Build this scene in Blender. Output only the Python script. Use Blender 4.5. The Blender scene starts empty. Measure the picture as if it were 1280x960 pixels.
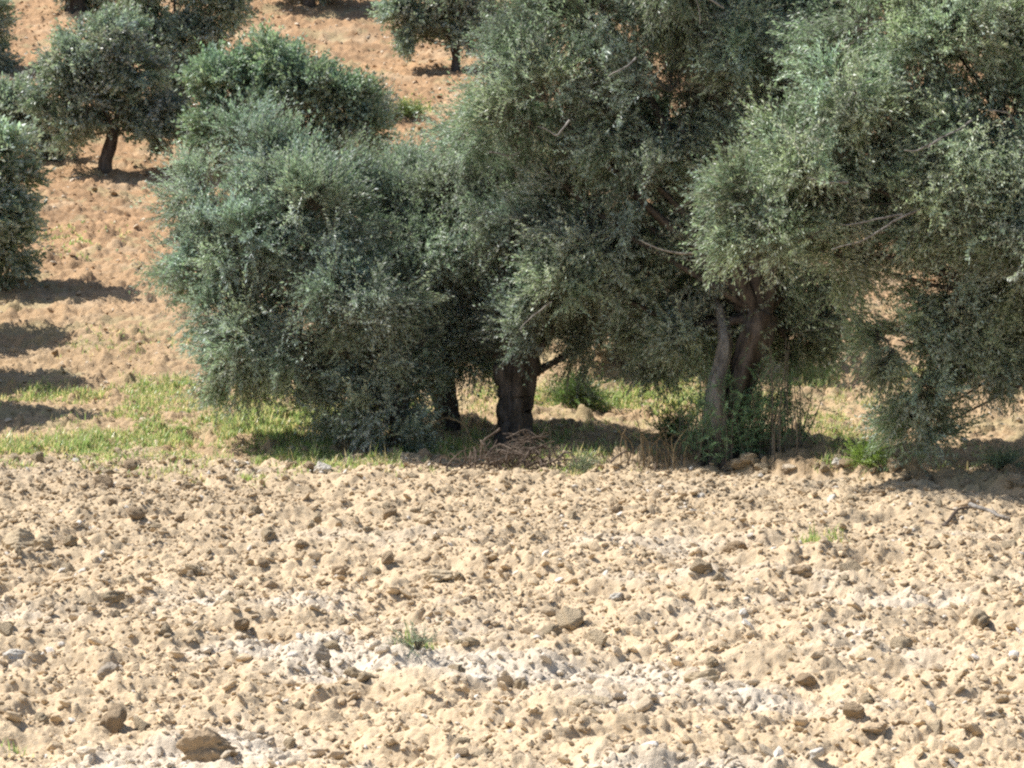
import bpy, math
import numpy as np
from math import radians, sin, cos, tan, pi

SC = bpy.context.scene
COL = SC.collection
RNG = np.random.default_rng(11)

# ------------------------------------------------------------------ camera
HFOV = 25.0
FPX = 640 / tan(radians(HFOV / 2))
PITCH = math.atan((480 - 257) / FPX)
cam = bpy.data.cameras.new('camera')
cam.angle = radians(HFOV)
cam.clip_end = 2000
camo = bpy.data.objects.new('camera', cam)
COL.objects.link(camo)
camo.location = (0, 0, 0)
camo.rotation_euler = (pi / 2 - PITCH, 0, 0)
SC.camera = camo

# ------------------------------------------------------------------ light
SUN_EL, SUN_AZ = 54.0, -74.0          # azimuth from +y, clockwise positive: left and a little behind the trees
sd = (sin(radians(SUN_AZ)) * cos(radians(SUN_EL)), cos(radians(SUN_AZ)) * cos(radians(SUN_EL)), sin(radians(SUN_EL)))
world = bpy.data.worlds.new('World')
SC.world = world
world.use_nodes = True
wn = world.node_tree
sky = wn.nodes.new('ShaderNodeTexSky')
sky.sky_type = 'NISHITA'
sky.sun_disc = False
sky.sun_elevation = radians(SUN_EL)
sky.sun_rotation = radians(SUN_AZ)
sky.air_density = 1.0
sky.dust_density = 1.5
wn.links.new(sky.outputs['Color'], wn.nodes['Background'].inputs['Color'])
wn.nodes['Background'].inputs['Strength'].default_value = 0.095
sl = bpy.data.lights.new('sun', 'SUN')
sl.energy = 5.0
sl.angle = radians(0.5)
sl.color = (1.0, 0.955, 0.895)
slo = bpy.data.objects.new('sun', sl)
COL.objects.link(slo)
from mathutils import Vector, Matrix
slo.rotation_euler = Vector(sd).to_track_quat('Z', 'Y').to_euler()
SC.view_settings.view_transform = 'Standard'
SC.view_settings.look = 'None'
SC.view_settings.exposure = 0.56
SC.view_settings.gamma = 1
SC.view_settings.use_curve_mapping = False
SC.render.filter_size = 2.3
SC.cycles.filter_width = 2.3
SC.cycles.max_bounces = 5
SC.cycles.diffuse_bounces = 3
SC.cycles.transmission_bounces = 3
SC.cycles.use_denoising = False

# ------------------------------------------------------------------ noise
def h01(i, j, s):
    n = (i.astype(np.int64) * 374761393 + j.astype(np.int64) * 668265263 + s * 982451653) & 0xFFFFFFFF
    n = ((n ^ (n >> 13)) * 1274126177) & 0xFFFFFFFF
    n = n ^ (n >> 16)
    n = (n * 2246822519) & 0xFFFFFFFF
    n = n ^ (n >> 15)
    return (n & 0xFFFFFF) / float(0xFFFFFF)

def vn(x, y, s=0):
    x = np.asarray(x, float); y = np.asarray(y, float)
    xi = np.floor(x); yi = np.floor(y)
    u = x - xi; v = y - yi
    u = u * u * u * (u * (u * 6 - 15) + 10); v = v * v * v * (v * (v * 6 - 15) + 10)
    a = h01(xi, yi, s); b = h01(xi + 1, yi, s); c = h01(xi, yi + 1, s); d = h01(xi + 1, yi + 1, s)
    return (a * (1 - u) + b * u) * (1 - v) + (c * (1 - u) + d * u) * v

def fbm(x, y, s=0, o=4, g=0.5):
    t = 0; a = 1; n = 0
    for k in range(o):
        # each octave turned, so no lattice direction survives
        ca, sa = cos(0.6 + k * 1.1), sin(0.6 + k * 1.1)
        t = t + a * vn((x * ca - y * sa) * 2 ** k, (x * sa + y * ca) * 2 ** k, s + k * 7); n += a; a *= g
    return t / n

def sstep(a, b, x):
    t = np.clip((x - a) / (b - a), 0, 1)
    return t * t * (3 - 2 * t)

def lumps(x, y, cell, s, fill=0.6, rmin=.3, rmax=.62):
    """broken clods: rounded bumps with a random size in jittered cells, height in units of cell"""
    x = np.asarray(x, float) / cell; y = np.asarray(y, float) / cell
    xi = np.floor(x); yi = np.floor(y)
    out = np.zeros_like(x)
    for di in (-1, 0, 1):
        for dj in (-1, 0, 1):
            ci = xi + di; cj = yi + dj
            px = ci + h01(ci, cj, s); py = cj + h01(ci, cj, s + 1)
            r = rmin + (rmax - rmin) * h01(ci, cj, s + 2)
            on = h01(ci, cj, s + 3) < fill
            an = h01(ci, cj, s + 4) * pi
            st = 0.65 + 0.35 * h01(ci, cj, s + 5)
            dx = x - px; dy = y - py
            a = dx * np.cos(an) + dy * np.sin(an); b = (-dx * np.sin(an) + dy * np.cos(an)) / st
            q = (a * a + b * b) / (r * r)
            tilt = 1 + (1.5 * (a / r)) * (h01(ci, cj, s + 6) - .5) * 2
            hgt = np.where(on, np.clip(1 - q, 0, 1) ** .42 * r * np.clip(tilt, .1, 2), 0)
            out = np.maximum(out, hgt)
    return out * cell

# ------------------------------------------------------------------ terrain
PY = np.array([-80, 0, 12, 20, 27, 32, 38, 42, 50, 60, 68, 80, 110, 160, 320, 600.])
PZ = np.array([-6, -3.25, -3.05, -2.98, -2.93, -2.47, -1.45, -.72, .66, 3.45, 5.75, 9.3, 19, 36, 88, 150.])
_ys = np.arange(-80, 600, 0.25)
_zs = np.interp(_ys, PY, PZ)
_k = np.hanning(25); _k /= _k.sum()
_zs = np.convolve(np.pad(_zs, 12, mode='edge'), _k, 'valid')

def field_edge(x):
    e = np.interp(x, [-30, -7, -2, 1.0, 2.2, 3.2, 4.2, 5.2, 6.5, 30], [27.5, 26.6, 26.3, 26.1, 25.6, 24.7, 23.9, 22.9, 22.0, 16.])
    return e + (fbm(x * 0.9, x * 0 + 3, 5) - .5) * 0.5 + (fbm(x * 4, x * 0 + 9, 6) - .5) * 0.30 + (fbm(x * 14, x * 0 + 19, 8, 2) - .5) * 0.12

def ground_base(x, y):
    x = np.asarray(x, float); y = np.asarray(y, float)
    z = np.interp(y, _ys, _zs)
    m = sstep(-.05, 0.28, y - field_edge(x))
    bank = 0.05 + 0.15 * sstep(1.8, 3.4, x)
    far = np.exp(-np.clip(y - field_edge(x), 0, None) / 5.0)
    z = z + m * bank * far
    z = z + (fbm(x * 0.13, y * 0.13, 21, 2) - .5) * 0.5 * sstep(26, 40, y)
    z = z + (fbm(x * 0.5, y * 0.5, 22, 2) - .5) * 0.14 * (0.4 + m)
    return z

def detail(x, y):
    fe = field_edge(x)
    fm = 1 - sstep(-0.15, 0.15, y - fe)
    wx = x + (fbm(x * 5, y * 5, 31, 2) - .5) * 0.16 + (fbm(x * 24, y * 24, 34, 2) - .5) * 0.05
    wy = y + (fbm(x * 5, y * 5, 32, 2) - .5) * 0.16 + (fbm(x * 24, y * 24, 35, 2) - .5) * 0.05
    dens = sstep(.35, .65, fbm(x * 0.8, y * 0.8, 33, 3))
    f = lumps(wx, wy, 0.36, 41, .30, .18, .5) * 0.20 * dens + lumps(wx, wy, 0.19, 51, .45, .15, .6) * 0.18 * (.15 + .85 * dens) + lumps(wx, wy, 0.10, 61, .55, .12, .6) * 0.17 * (.3 + .7 * dens)
    rid = np.abs(fbm(wx * 2.0, wy * 3.4, 75, 4, .62) - .5)          # crusty overlapping plates
    f = f + rid * 0.30 + (fbm(x * 1.3, y * 1.9, 71, 3) - .5) * 0.26 + (fbm(x * 22, y * 30, 72, 3, .6) - .5) * 0.034
    h = lumps(wx, wy, 0.34, 81, .4, .15, .6) * .30 + lumps(wx, wy, 0.13, 91, .55, .15, .6) * .40
    h = h + (fbm(x * 1.1, y * 1.5, 73, 3) - .5) * 0.12 + (fbm(x * 6, y * 10, 74, 4, .6) - .5) * 0.14
    tw = (1 - sstep(70, 100, y))
    return f * fm + h * 1.3 * (1 - fm) * tw

def ground_z(x, y):
    return ground_base(x, y) + detail(np.asarray(x, float), np.asarray(y, float))

def ray(px, py):
    dx = (np.asarray(px, float) - 640) / FPX; dy = (480 - np.asarray(py, float)) / FPX
    return dx, cos(PITCH) + sin(PITCH) * dy, -sin(PITCH) + cos(PITCH) * dy

def at(px, py, Y):
    dx, dy, dz = ray(px, py)
    t = Y / dy
    return np.array([dx * t, dy * t, dz * t])

def hit(px, py):
    """where the ray of a picture point meets the bare ground"""
    px = np.atleast_1d(np.asarray(px, float)); py = np.atleast_1d(np.asarray(py, float))
    dx, dy, dz = ray(px, py)
    lo = np.full(px.shape, 9.0); hi = np.full(px.shape, 150.0); done = np.zeros(px.shape, bool); Y = 9.0
    while not done.all() and Y < 150:
        Y2 = Y * 1.02
        new = ~done & ((dz * (Y2 / dy)) < ground_base(dx * Y2 / dy, np.full(px.shape, Y2)))
        lo[new] = Y; hi[new] = Y2; done |= new
        Y = Y2
    for _ in range(6):
        m = (lo + hi) / 2
        b = (dz * m / dy) < ground_base(dx * m / dy, m)
        hi = np.where(b, m, hi); lo = np.where(b, lo, m)
    return dx * hi / dy, hi

# ------------------------------------------------------------------ object helpers
def tag(o, label=None, cat=None, group=None, kind=None):
    if label: o['label'] = label
    if cat: o['category'] = cat
    if group: o['group'] = group
    if kind: o['kind'] = kind
    return o

def empty(name, loc):
    o = bpy.data.objects.new(name, None)
    o.location = loc
    o.empty_display_size = 0.2
    COL.objects.link(o)
    return o

def mesh_obj(name, V, F, mats, parent=None, smooth=False, cols=None, mat_idx=None, loc=None):
    """V (n,3); F (m,k) one face size, or a list of such arrays"""
    me = bpy.data.meshes.new(name)
    Fs = F if isinstance(F, list) else [F]
    Fs = [f for f in Fs if len(f)]
    V = np.asarray(V, np.float32)
    me.vertices.add(len(V)); me.vertices.foreach_set('co', V.ravel())
    nl = sum(f.size for f in Fs)
    me.loops.add(nl); me.loops.foreach_set('vertex_index', np.concatenate([f.ravel() for f in Fs]).astype(np.int32))
    sizes = np.concatenate([np.full(len(f), f.shape[1]) for f in Fs])
    starts = np.concatenate([[0], np.cumsum(sizes)[:-1]]).astype(np.int32)
    me.polygons.add(len(sizes)); me.polygons.foreach_set('loop_start', starts)
    me.polygons.foreach_set('use_smooth', np.full(len(sizes), smooth, bool))
    for m in (mats if isinstance(mats, (list, tuple)) else [mats]): me.materials.append(m)
    if mat_idx is not None: me.polygons.foreach_set('material_index', np.asarray(mat_idx, np.int32))
    if cols is not None:
        a = me.color_attributes.new('tint', 'FLOAT_COLOR', 'POINT')
        c = np.ones((len(V), 4), np.float32); c[:, :3] = cols
        a.data.foreach_set('color', c.ravel())
    me.update(calc_edges=True)
    o = bpy.data.objects.new(name, me)
    COL.objects.link(o)
    if parent: o.parent = parent
    if loc is not None: o.location = loc
    return o

# ------------------------------------------------------------------ materials
def mat_base(name):
    m = bpy.data.materials.new(name); m.use_nodes = True
    nt = m.node_tree; b = nt.nodes['Principled BSDF']
    return m, nt, b

def N(nt, t, **kw):
    n = nt.nodes.new(t)
    for k, v in kw.items(): setattr(n, k, v)
    return n

def mix_rgb(nt, kind, fac, a, b):
    n = N(nt, 'ShaderNodeMix', data_type='RGBA', blend_type=kind)
    for sock, v in ((n.inputs[0], fac), (n.inputs[6], a), (n.inputs[7], b)):
        if hasattr(v, 'is_output'): nt.links.new(v, sock)
        else: sock.default_value = v
    return n.outputs[2]

def noise(nt, scale, detail=4, rough=.6, vec=None):
    n = N(nt, 'ShaderNodeTexNoise'); n.inputs['Scale'].default_value = scale
    n.inputs['Detail'].default_value = detail; n.inputs['Roughness'].default_value = rough
    if vec: nt.links.new(vec, n.inputs['Vector'])
    return n

def ramp(nt, src, pts):
    r = N(nt, 'ShaderNodeValToRGB'); nt.links.new(src, r.inputs[0])
    e = r.color_ramp.elements
    while len(e) < len(pts): e.new(.5)
    for k, (p, c) in enumerate(pts): e[k].position = p; e[k].color = c if len(c) == 4 else (*c, 1)
    return r.outputs[0]

def soil_material(name, bump=.02):
    m, nt, b = mat_base(name)
    at_ = N(nt, 'ShaderNodeVertexColor'); at_.layer_name = 'tint'
    g = N(nt, 'ShaderNodeNewGeometry')
    n1 = noise(nt, 14, 5, .65, g.outputs['Position'])
    r1 = ramp(nt, n1.outputs[0], [(.3, (.80, .79, .78)), (.5, (1, 1, 1)), (.72, (1.0, 1.0, 1.0))])
    c = mix_rgb(nt, 'MULTIPLY', 1.0, at_.outputs[0], r1)
    n2 = noise(nt, 55, 3, .6, g.outputs['Position'])
    r2 = ramp(nt, n2.outputs[0], [(.57, (0, 0, 0)), (.66, (1, 1, 1))])
    c = mix_rgb(nt, 'MIX', mix_rgb(nt, 'MULTIPLY', 1.0, r2, (.35, .35, .35, 1)), c, (.66, .60, .50, 1))
    nt.links.new(c, b.inputs['Base Color'])
    b.inputs['Roughness'].default_value = .95
    b.inputs['Specular IOR Level'].default_value = .15
    bp = N(nt, 'ShaderNodeBump'); bp.inputs['Strength'].default_value = .8; bp.inputs['Distance'].default_value = bump
    n3 = noise(nt, 30, 6, .7, g.outputs['Position'])
    nt.links.new(n3.outputs[0], bp.inputs['Height']); nt.links.new(bp.outputs[0], b.inputs['Normal'])
    return m

M_SOIL = soil_material('ploughed soil')
M_HILL = soil_material('hillside soil', .035)

def clod_material(name, c1, c2):
    m, nt, b = mat_base(name)
    oi = N(nt, 'ShaderNodeObjectInfo'); tc = N(nt, 'ShaderNodeTexCoord')
    n1 = noise(nt, 3.0, 6, .65, tc.outputs['Object'])
    c = mix_rgb(nt, 'MIX', n1.outputs[0], (*c1, 1), (*c2, 1))
    rv = ramp(nt, oi.outputs['Random'], [(0, (.82, .82, .82)), (1, (1, 1, 1))])
    c = mix_rgb(nt, 'MULTIPLY', 1.0, c, rv)
    nt.links.new(c, b.inputs['Base Color'])
    b.inputs['Roughness'].default_value = .95; b.inputs['Specular IOR Level'].default_value = .15
    bp = N(nt, 'ShaderNodeBump'); bp.inputs['Strength'].default_value = .7; bp.inputs['Distance'].default_value = .15
    n3 = noise(nt, 4.5, 6, .7, tc.outputs['Object'])
    nt.links.new(n3.outputs[0], bp.inputs['Height']); nt.links.new(bp.outputs[0], b.inputs['Normal'])
    return m

M_CLOD = clod_material('clod earth', (.42, .33, .21), (.60, .49, .34))
M_CLODD = clod_material('brown clod earth', (.37, .27, .17), (.54, .42, .28))
M_STONE = clod_material('limestone', (.50, .46, .39), (.70, .66, .58))
M_GREYSTONE = clod_material('grey stone', (.32, .27, .21), (.46, .40, .32))

def leaf_material(name, top, back, trans, tr=.35):
    m, nt, b = mat_base(name)
    at_ = N(nt, 'ShaderNodeVertexColor'); at_.layer_name = 'tint'
    g = N(nt, 'ShaderNodeNewGeometry')
    c = mix_rgb(nt, 'MIX', g.outputs['Backfacing'], (*top, 1), (*back, 1))
    c = mix_rgb(nt, 'MULTIPLY', 1.0, c, at_.outputs[0])
    nt.links.new(c, b.inputs['Base Color'])
    b.inputs['Roughness'].default_value = .36; b.inputs['Specular IOR Level'].default_value = .5
    t = N(nt, 'ShaderNodeBsdfTranslucent')
    nt.links.new(mix_rgb(nt, 'MULTIPLY', 1.0, (*trans, 1), at_.outputs[0]), t.inputs[0])
    mx = N(nt, 'ShaderNodeMixShader'); mx.inputs[0].default_value = tr
    nt.links.new(b.outputs[0], mx.inputs[1]); nt.links.new(t.outputs[0], mx.inputs[2])
    nt.links.new(mx.outputs[0], nt.nodes['Material Output'].inputs[0])
    return m

M_LEAF = leaf_material('olive leaf', (.215, .265, .19), (.46, .51, .45), (.28, .38, .22), .44)
M_GRASS = leaf_material('grass blade', (.30, .41, .15), (.30, .41, .15), (.36, .50, .15), .45)
M_PALELEAF = leaf_material('grey weed leaf', (.30, .34, .27), (.42, .45, .38), (.2, .26, .14), .25)
M_GREENLEAF = leaf_material('green weed leaf', (.07, .12, .045), (.12, .17, .08), (.14, .22, .05), .3)

def bark_material(name, c1, c2, scale=9):
    m, nt, b = mat_base(name)
    tc = N(nt, 'ShaderNodeTexCoord')
    mp = N(nt, 'ShaderNodeMapping'); mp.inputs['Scale'].default_value = (1, 1, .28)
    nt.links.new(tc.outputs['Object'], mp.inputs[0])
    n1 = noise(nt, scale, 6, .7, mp.outputs[0])
    c = ramp(nt, n1.outputs[0], [(.32, c1), (.68, c2)])
    nt.links.new(c, b.inputs['Base Color'])
    b.inputs['Roughness'].default_value = .9; b.inputs['Specular IOR Level'].default_value = .2
    bp = N(nt, 'ShaderNodeBump'); bp.inputs['Strength'].default_value = .9; bp.inputs['Distance'].default_value = .04
    n3 = noise(nt, scale * 1.7, 7, .7, mp.outputs[0])
    nt.links.new(n3.outputs[0], bp.inputs['Height']); nt.links.new(bp.outputs[0], b.inputs['Normal'])
    return m

M_BARK = bark_material('olive bark', (.022, .017, .013), (.20, .165, .14))
M_PALEBARK = bark_material('pale weathered bark', (.07, .058, .048), (.44, .41, .37))
M_TWIG = bark_material('twig bark', (.12, .10, .08), (.30, .27, .22), 20)
M_DRY = bark_material('dry brushwood', (.07, .052, .04), (.26, .205, .16), 20)
M_STRAW = bark_material('dry stalk', (.22, .16, .09), (.42, .33, .20), 20)

# ------------------------------------------------------------------ ground mesh
def spacing(bounds, steps):
    """list of coordinates whose step is interpolated between the given ones"""
    out = [bounds[0]]
    while out[-1] < bounds[-1]:
        out.append(out[-1] + np.interp(out[-1], bounds, steps))
    return np.array(out)

ys = spacing([-12, 4, 10.8, 12, 20, 27, 45, 70, 110, 160, 420], [1.2, .35, .05, .02, .026, .035, .085, .18, .5, 3, 25])
uc = np.arange(-0.262, 0.262, 0.00078)
gr = [0.0]
st_ = 0.0008
while gr[-1] < 2.2:
    st_ *= 1.085; gr.append(gr[-1] + st_)
gr = np.array(gr[1:])
us = np.concatenate([(-0.262 - gr)[::-1], uc, uc[-1] + gr])
W = np.maximum(ys, 11.0)
GX = us[None, :] * W[:, None]
GY = np.repeat(ys[:, None], len(us), 1)
GZ = ground_z(GX, GY)

GRASS = [  # px, py, rx, ry, weight : the green strip and patches
    (350, 528, 150, 32, .9), (130, 572, 150, 10, .5), (420, 574, 130, 12, .8), (60, 494, 100, 10, .45), (200, 488, 45, 14, .8),
    (240, 545, 120, 18, .7), (380, 500, 60, 14, .8), (20, 565, 40, 12, .4), (560, 570, 62, 16, 1.3), (760, 500, 110, 16, .9),
    (850, 505, 60, 18, .9), (700, 590, 60, 8, .6), (1060, 528, 44, 30, .5), (1075, 572, 40, 10, .6), (1230, 582, 45, 9, .3),
    (920, 505, 60, 14, .35), (1020, 470, 40, 14, .5), (510, 134, 26, 9, 1.2), (1160, 470, 60, 16, .6), (480, 520, 60, 16, .6),
    (930, 686, 26, 6, .1), (1025, 688, 30, 8, .2), (30, 942, 36, 14, .09), (175, 922, 14, 10, .12), (525, 822, 20, 8, .08),
    (250, 594, 240, 6, .10), (60, 592, 80, 5, .15), (420, 590, 120, 6, .2), (300, 560, 200, 30, .25), (690, 560, 90, 22, .35), (430, 545, 70, 20, .8), (90, 560, 60, 14, .5),
    (170, 510, 60, 14, .5), (450, 130, 60, 14, .25), (90, 300, 60, 20, .08), (150, 430, 80, 16, .1), (620, 500, 40, 20, .3)]
SH = at  # alias
def shell_colour(X, Y):
    """soil colour by place: pale field, orange hill, white marl patches"""
    fe = field_edge(X)
    fm = 1 - sstep(-0.2, 0.3, Y - fe)
    big = fbm(X * .35, Y * .35, 101, 3)[..., None]
    mid = fbm(X * 2.1, Y * 2.6, 102, 4)[..., None]
    field = np.array([.52, .405, .265]) * (0.82 + .34 * mid) * (1 - .10 * (big - .5))
    nearness = sstep(24, 13, Y)[..., None]
    field = field * (1 + .14 * nearness)
    pale = np.array([.66, .60, .51])
    pm = sstep(.55, .8, fbm(X * .55, Y * .75, 103, 4))[..., None] * (.2 + .45 * nearness)
    for (px, py, rx, ry, w) in PALE:
        cx, cy, ax, ay = px
        q = ((X - cx) / ax) ** 2 + ((Y - cy) / ay) ** 2
        pm = np.maximum(pm, (.72 * w * np.exp(-q * 1.4) * sstep(.30, .56, fbm(X * 4, Y * 4, 104, 4)))[..., None])
    field = field * (1 - pm) + pale * pm
    hillc = np.array([.40, .25, .135]) * (0.60 + .76 * fbm(X * 1.3, Y * 3.4, 108, 4)[..., None])
    near = np.array([.48, .345, .205]) * (0.82 + .36 * mid)
    t = sstep(28, 46, Y)[..., None]
    hill = near * (1 - t) + hillc * t
    hp = sstep(.60, .75, fbm(X * .9, Y * 1.2, 105, 4))[..., None] * .45
    hill = hill * (1 - hp) + np.array([.55, .42, .27]) * hp
    wp = sstep(.6, .74, fbm(X * 1.5, Y * 1.9, 109, 3))[..., None] * .5
    hill = hill * (1 - wp) + np.array([.40, .345, .19]) * wp
    f = fm[..., None]
    return field * f + hill * (1 - f)

_pl = [(250, 757, 75, 16, .95), (1065, 795, 45, 10, 1.0), (1100, 830, 120, 18, .5), (60, 785, 60, 14, .6), (560, 800, 120, 30, .45), (760, 850, 160, 30, .4), (20, 825, 30, 10, .9), (480, 850, 90, 16, .6), (880, 880, 130, 24, .35)]
PALE = []
for (px, py, rx, ry, w) in _pl:
    hx, hy = hit([px, px + rx, px, px], [py, py, py - ry, py + ry])
    PALE.append(((hx[0], hy[0], abs(hx[1] - hx[0]), abs(hy[2] - hy[3]) / 2), 0, 0, 0, w))
GC = shell_colour(GX, GY)
nr, nc = GX.shape
idx = np.arange(nr * nc).reshape(nr, nc)
F = np.stack([idx[:-1, :-1], idx[:-1, 1:], idx[1:, 1:], idx[1:, :-1]], -1)
isf = (GY < field_edge(GX) + .12)[:-1, :-1]
V = np.stack([GX, GY, GZ], -1).reshape(-1, 3)
for nm, sel, mt in (('ploughed_field', isf, M_SOIL), ('hillside_ground', ~isf, M_HILL)):
    f = F[sel]
    used, inv = np.unique(f.ravel(), return_inverse=True)
    o = mesh_obj(nm, V[used], inv.reshape(-1, 4), mt, smooth=True, cols=GC.reshape(-1, 3)[used])
    tag(o, kind='structure')

# ------------------------------------------------------------------ clods and stones
def icosphere(sub):
    t = (1 + 5 ** .5) / 2
    v = [(-1, t, 0), (1, t, 0), (-1, -t, 0), (1, -t, 0), (0, -1, t), (0, 1, t), (0, -1, -t), (0, 1, -t), (t, 0, -1), (t, 0, 1), (-t, 0, -1), (-t, 0, 1)]
    f = [(0, 11, 5), (0, 5, 1), (0, 1, 7), (0, 7, 10), (0, 10, 11), (1, 5, 9), (5, 11, 4), (11, 10, 2), (10, 7, 6), (7, 1, 8), (3, 9, 4), (3, 4, 2), (3, 2, 6), (3, 6, 8), (3, 8, 9), (4, 9, 5), (2, 4, 11), (6, 2, 10), (8, 6, 7), (9, 8, 1)]
    v = [np.array(a) / np.linalg.norm(a) for a in v]
    for _ in range(sub):
        mid = {}; nf = []
        def m(a, b):
            k = (min(a, b), max(a, b))
            if k not in mid:
                q = v[a] + v[b]; v.append(q / np.linalg.norm(q)); mid[k] = len(v) - 1
            return mid[k]
        for a, b, c in f:
            x, y, z = m(a, b), m(b, c), m(c, a); nf += [(a, x, z), (b, y, x), (c, z, y), (x, y, z)]
        f = nf
    return np.array(v), np.array(f)

def rock(sub, rng, flat=.7, cuts=7, rough=.12):
    v, f = icosphere(sub)
    v = v.copy()
    for _ in range(cuts):                       # broken faces
        n = rng.normal(size=3); n /= np.linalg.norm(n); d = rng.uniform(.45, .85)
        p = v @ n; over = np.clip(p - d, 0, None)
        v -= over[:, None] * n * .92
    k = rng.uniform(0, 50)
    q = fbm(v[:, 0] * 2.2 + k, v[:, 1] * 2.2 + v[:, 2] * 2.9, int(rng.integers(999)), 3)
    v *= (1 + (q - .5) * rough * 4)[:, None]
    v *= np.array([rng.uniform(.8, 1.2), rng.uniform(.65, 1), flat * rng.uniform(.8, 1.2)])
    return v, f

def rotz(a):
    c, s = np.cos(a), np.sin(a); z = np.zeros_like(a); o = np.ones_like(a)
    return np.stack([np.stack([c, -s, z], -1), np.stack([s, c, z], -1), np.stack([z, z, o], -1)], -2)

def rand_rot(rng, n):
    q = rng.normal(size=(n, 4)); q /= np.linalg.norm(q, axis=1)[:, None]
    w, x, y, z = q.T
    return np.stack([np.stack([1 - 2 * (y * y + z * z), 2 * (x * y - z * w), 2 * (x * z + y * w)], -1),
                     np.stack([2 * (x * y + z * w), 1 - 2 * (x * x + z * z), 2 * (y * z - x * w)], -1),
                     np.stack([2 * (x * z - y * w), 2 * (y * z + x * w), 1 - 2 * (x * x + y * y)], -1)], -2)

def scatter_chunks(name, P, S, C, mat, sub, seed, kind='stuff', label=None, cat=None):
    rng = np.random.default_rng(seed)
    T = [rock(sub, rng, .6) for _ in range(6)]
    Vs, Fs, Cs, off = [], [], [], 0
    which = rng.integers(0, 6, len(P))
    R = rotz(rng.uniform(0, 2 * pi, len(P)))
    tl = rng.normal(0, .35, (len(P), 2)); R = R.copy(); R[:, 2, 0] += tl[:, 0]; R[:, 2, 1] += tl[:, 1]
    for k in range(6):
        s = which == k
        v, f = T[k]
        n = s.sum()
        vv = np.einsum('nij,kj->nki', R[s], v) * S[s][:, None, None] + P[s][:, None, :]
        Vs.append(vv.reshape(-1, 3)); Fs.append((f[None] + (np.arange(n) * len(v))[:, None, None] + off).reshape(-1, 3))
        Cs.append(np.repeat(C[s], len(v), 0)); off += n * len(v)
    o = mesh_obj(name, np.concatenate(Vs), np.concatenate(Fs), mat, cols=np.concatenate(Cs))
    tag(o, label, cat, None, kind)
    return o

def sample_view(rng, n, y0, y1, power=1.0, um=.27):
    """points spread evenly over the ground wedge the photo shows"""
    r = rng.random(n)
    y = (y0 ** (2 / power) + r * (y1 ** (2 / power) - y0 ** (2 / power))) ** (power / 2)
    x = (rng.random(n) * 2 - 1) * um * y
    return x, y

rng = np.random.default_rng(5)
x, y = sample_view(rng, 95000, 11, 28.5)
keep = (y < field_edge(x)) & (rng.random(len(x)) < .25 + 1.1 * fbm(x * .9, y * .9, 131, 3))
x, y = x[keep], y[keep]
s = np.exp(rng.normal(math.log(.0125), .58, len(x))); s = np.clip(s, .006, .06)
z = ground_z(x, y) + s * .25
cc = shell_colour(x, y) * rng.uniform(.82, 1.12, (len(x), 1))
w = rng.random(len(x)) < .035
cc[w] = np.array([.66, .61, .53]) * rng.uniform(.85, 1.1, (w.sum(), 1))
scatter_chunks('soil_crumbs', np.stack([x, y, z], -1), s, np.clip(cc, 0, .85), M_SOIL, 1, 6, label='loose tan soil crumbs and pebbles strewn over the ploughed field', cat='soil crumbs')

x, y = sample_view(rng, 26000, 22, 95, 1.15)
keep = (y > field_edge(x) + .1)
x, y = x[keep], y[keep]
s = np.clip(np.exp(rng.normal(math.log(.026), .45, len(x))), .012, .08) * (1 + .4 * sstep(35, 80, y))
z = ground_z(x, y) + s * .2
cc = shell_colour(x, y) * rng.uniform(.75, 1.2, (len(x), 1))
w = rng.random(len(x)) < .40
cc[w] = np.array([.70, .58, .43]) * rng.uniform(.85, 1.1, (w.sum(), 1))
scatter_chunks('hillside_pebbles', np.stack([x, y, z], -1), s, np.clip(cc, 0, .85), M_HILL, 1, 7, label='pale pebbles and orange crumbs spread over the hillside soil', cat='pebbles')

# clods one can single out
def place_rock(name, px, py, wpx, hfrac, mat, label, cat, seed, group=None, sub=4, rz=None, sink=.18, cuts=8, rough=.12, flat=.8):
    r = np.random.default_rng(seed)
    hx, hy = hit(px, py)
    x, y = float(hx[0]), float(hy[0])
    v, f = rock(sub, r, flat, cuts, rough)
    ext = v.max(0) - v.min(0)
    R = wpx / FPX * y
    v = v / ext * np.array([R, R * .8, R * hfrac])
    v[:, 2] -= v[:, 2].min()
    o = mesh_obj(name, v, f, mat, smooth=True, loc=(x, y, float(ground_z(x, y)) - R * hfrac * sink))
    tag(o, label, cat, group)
    return o

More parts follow.
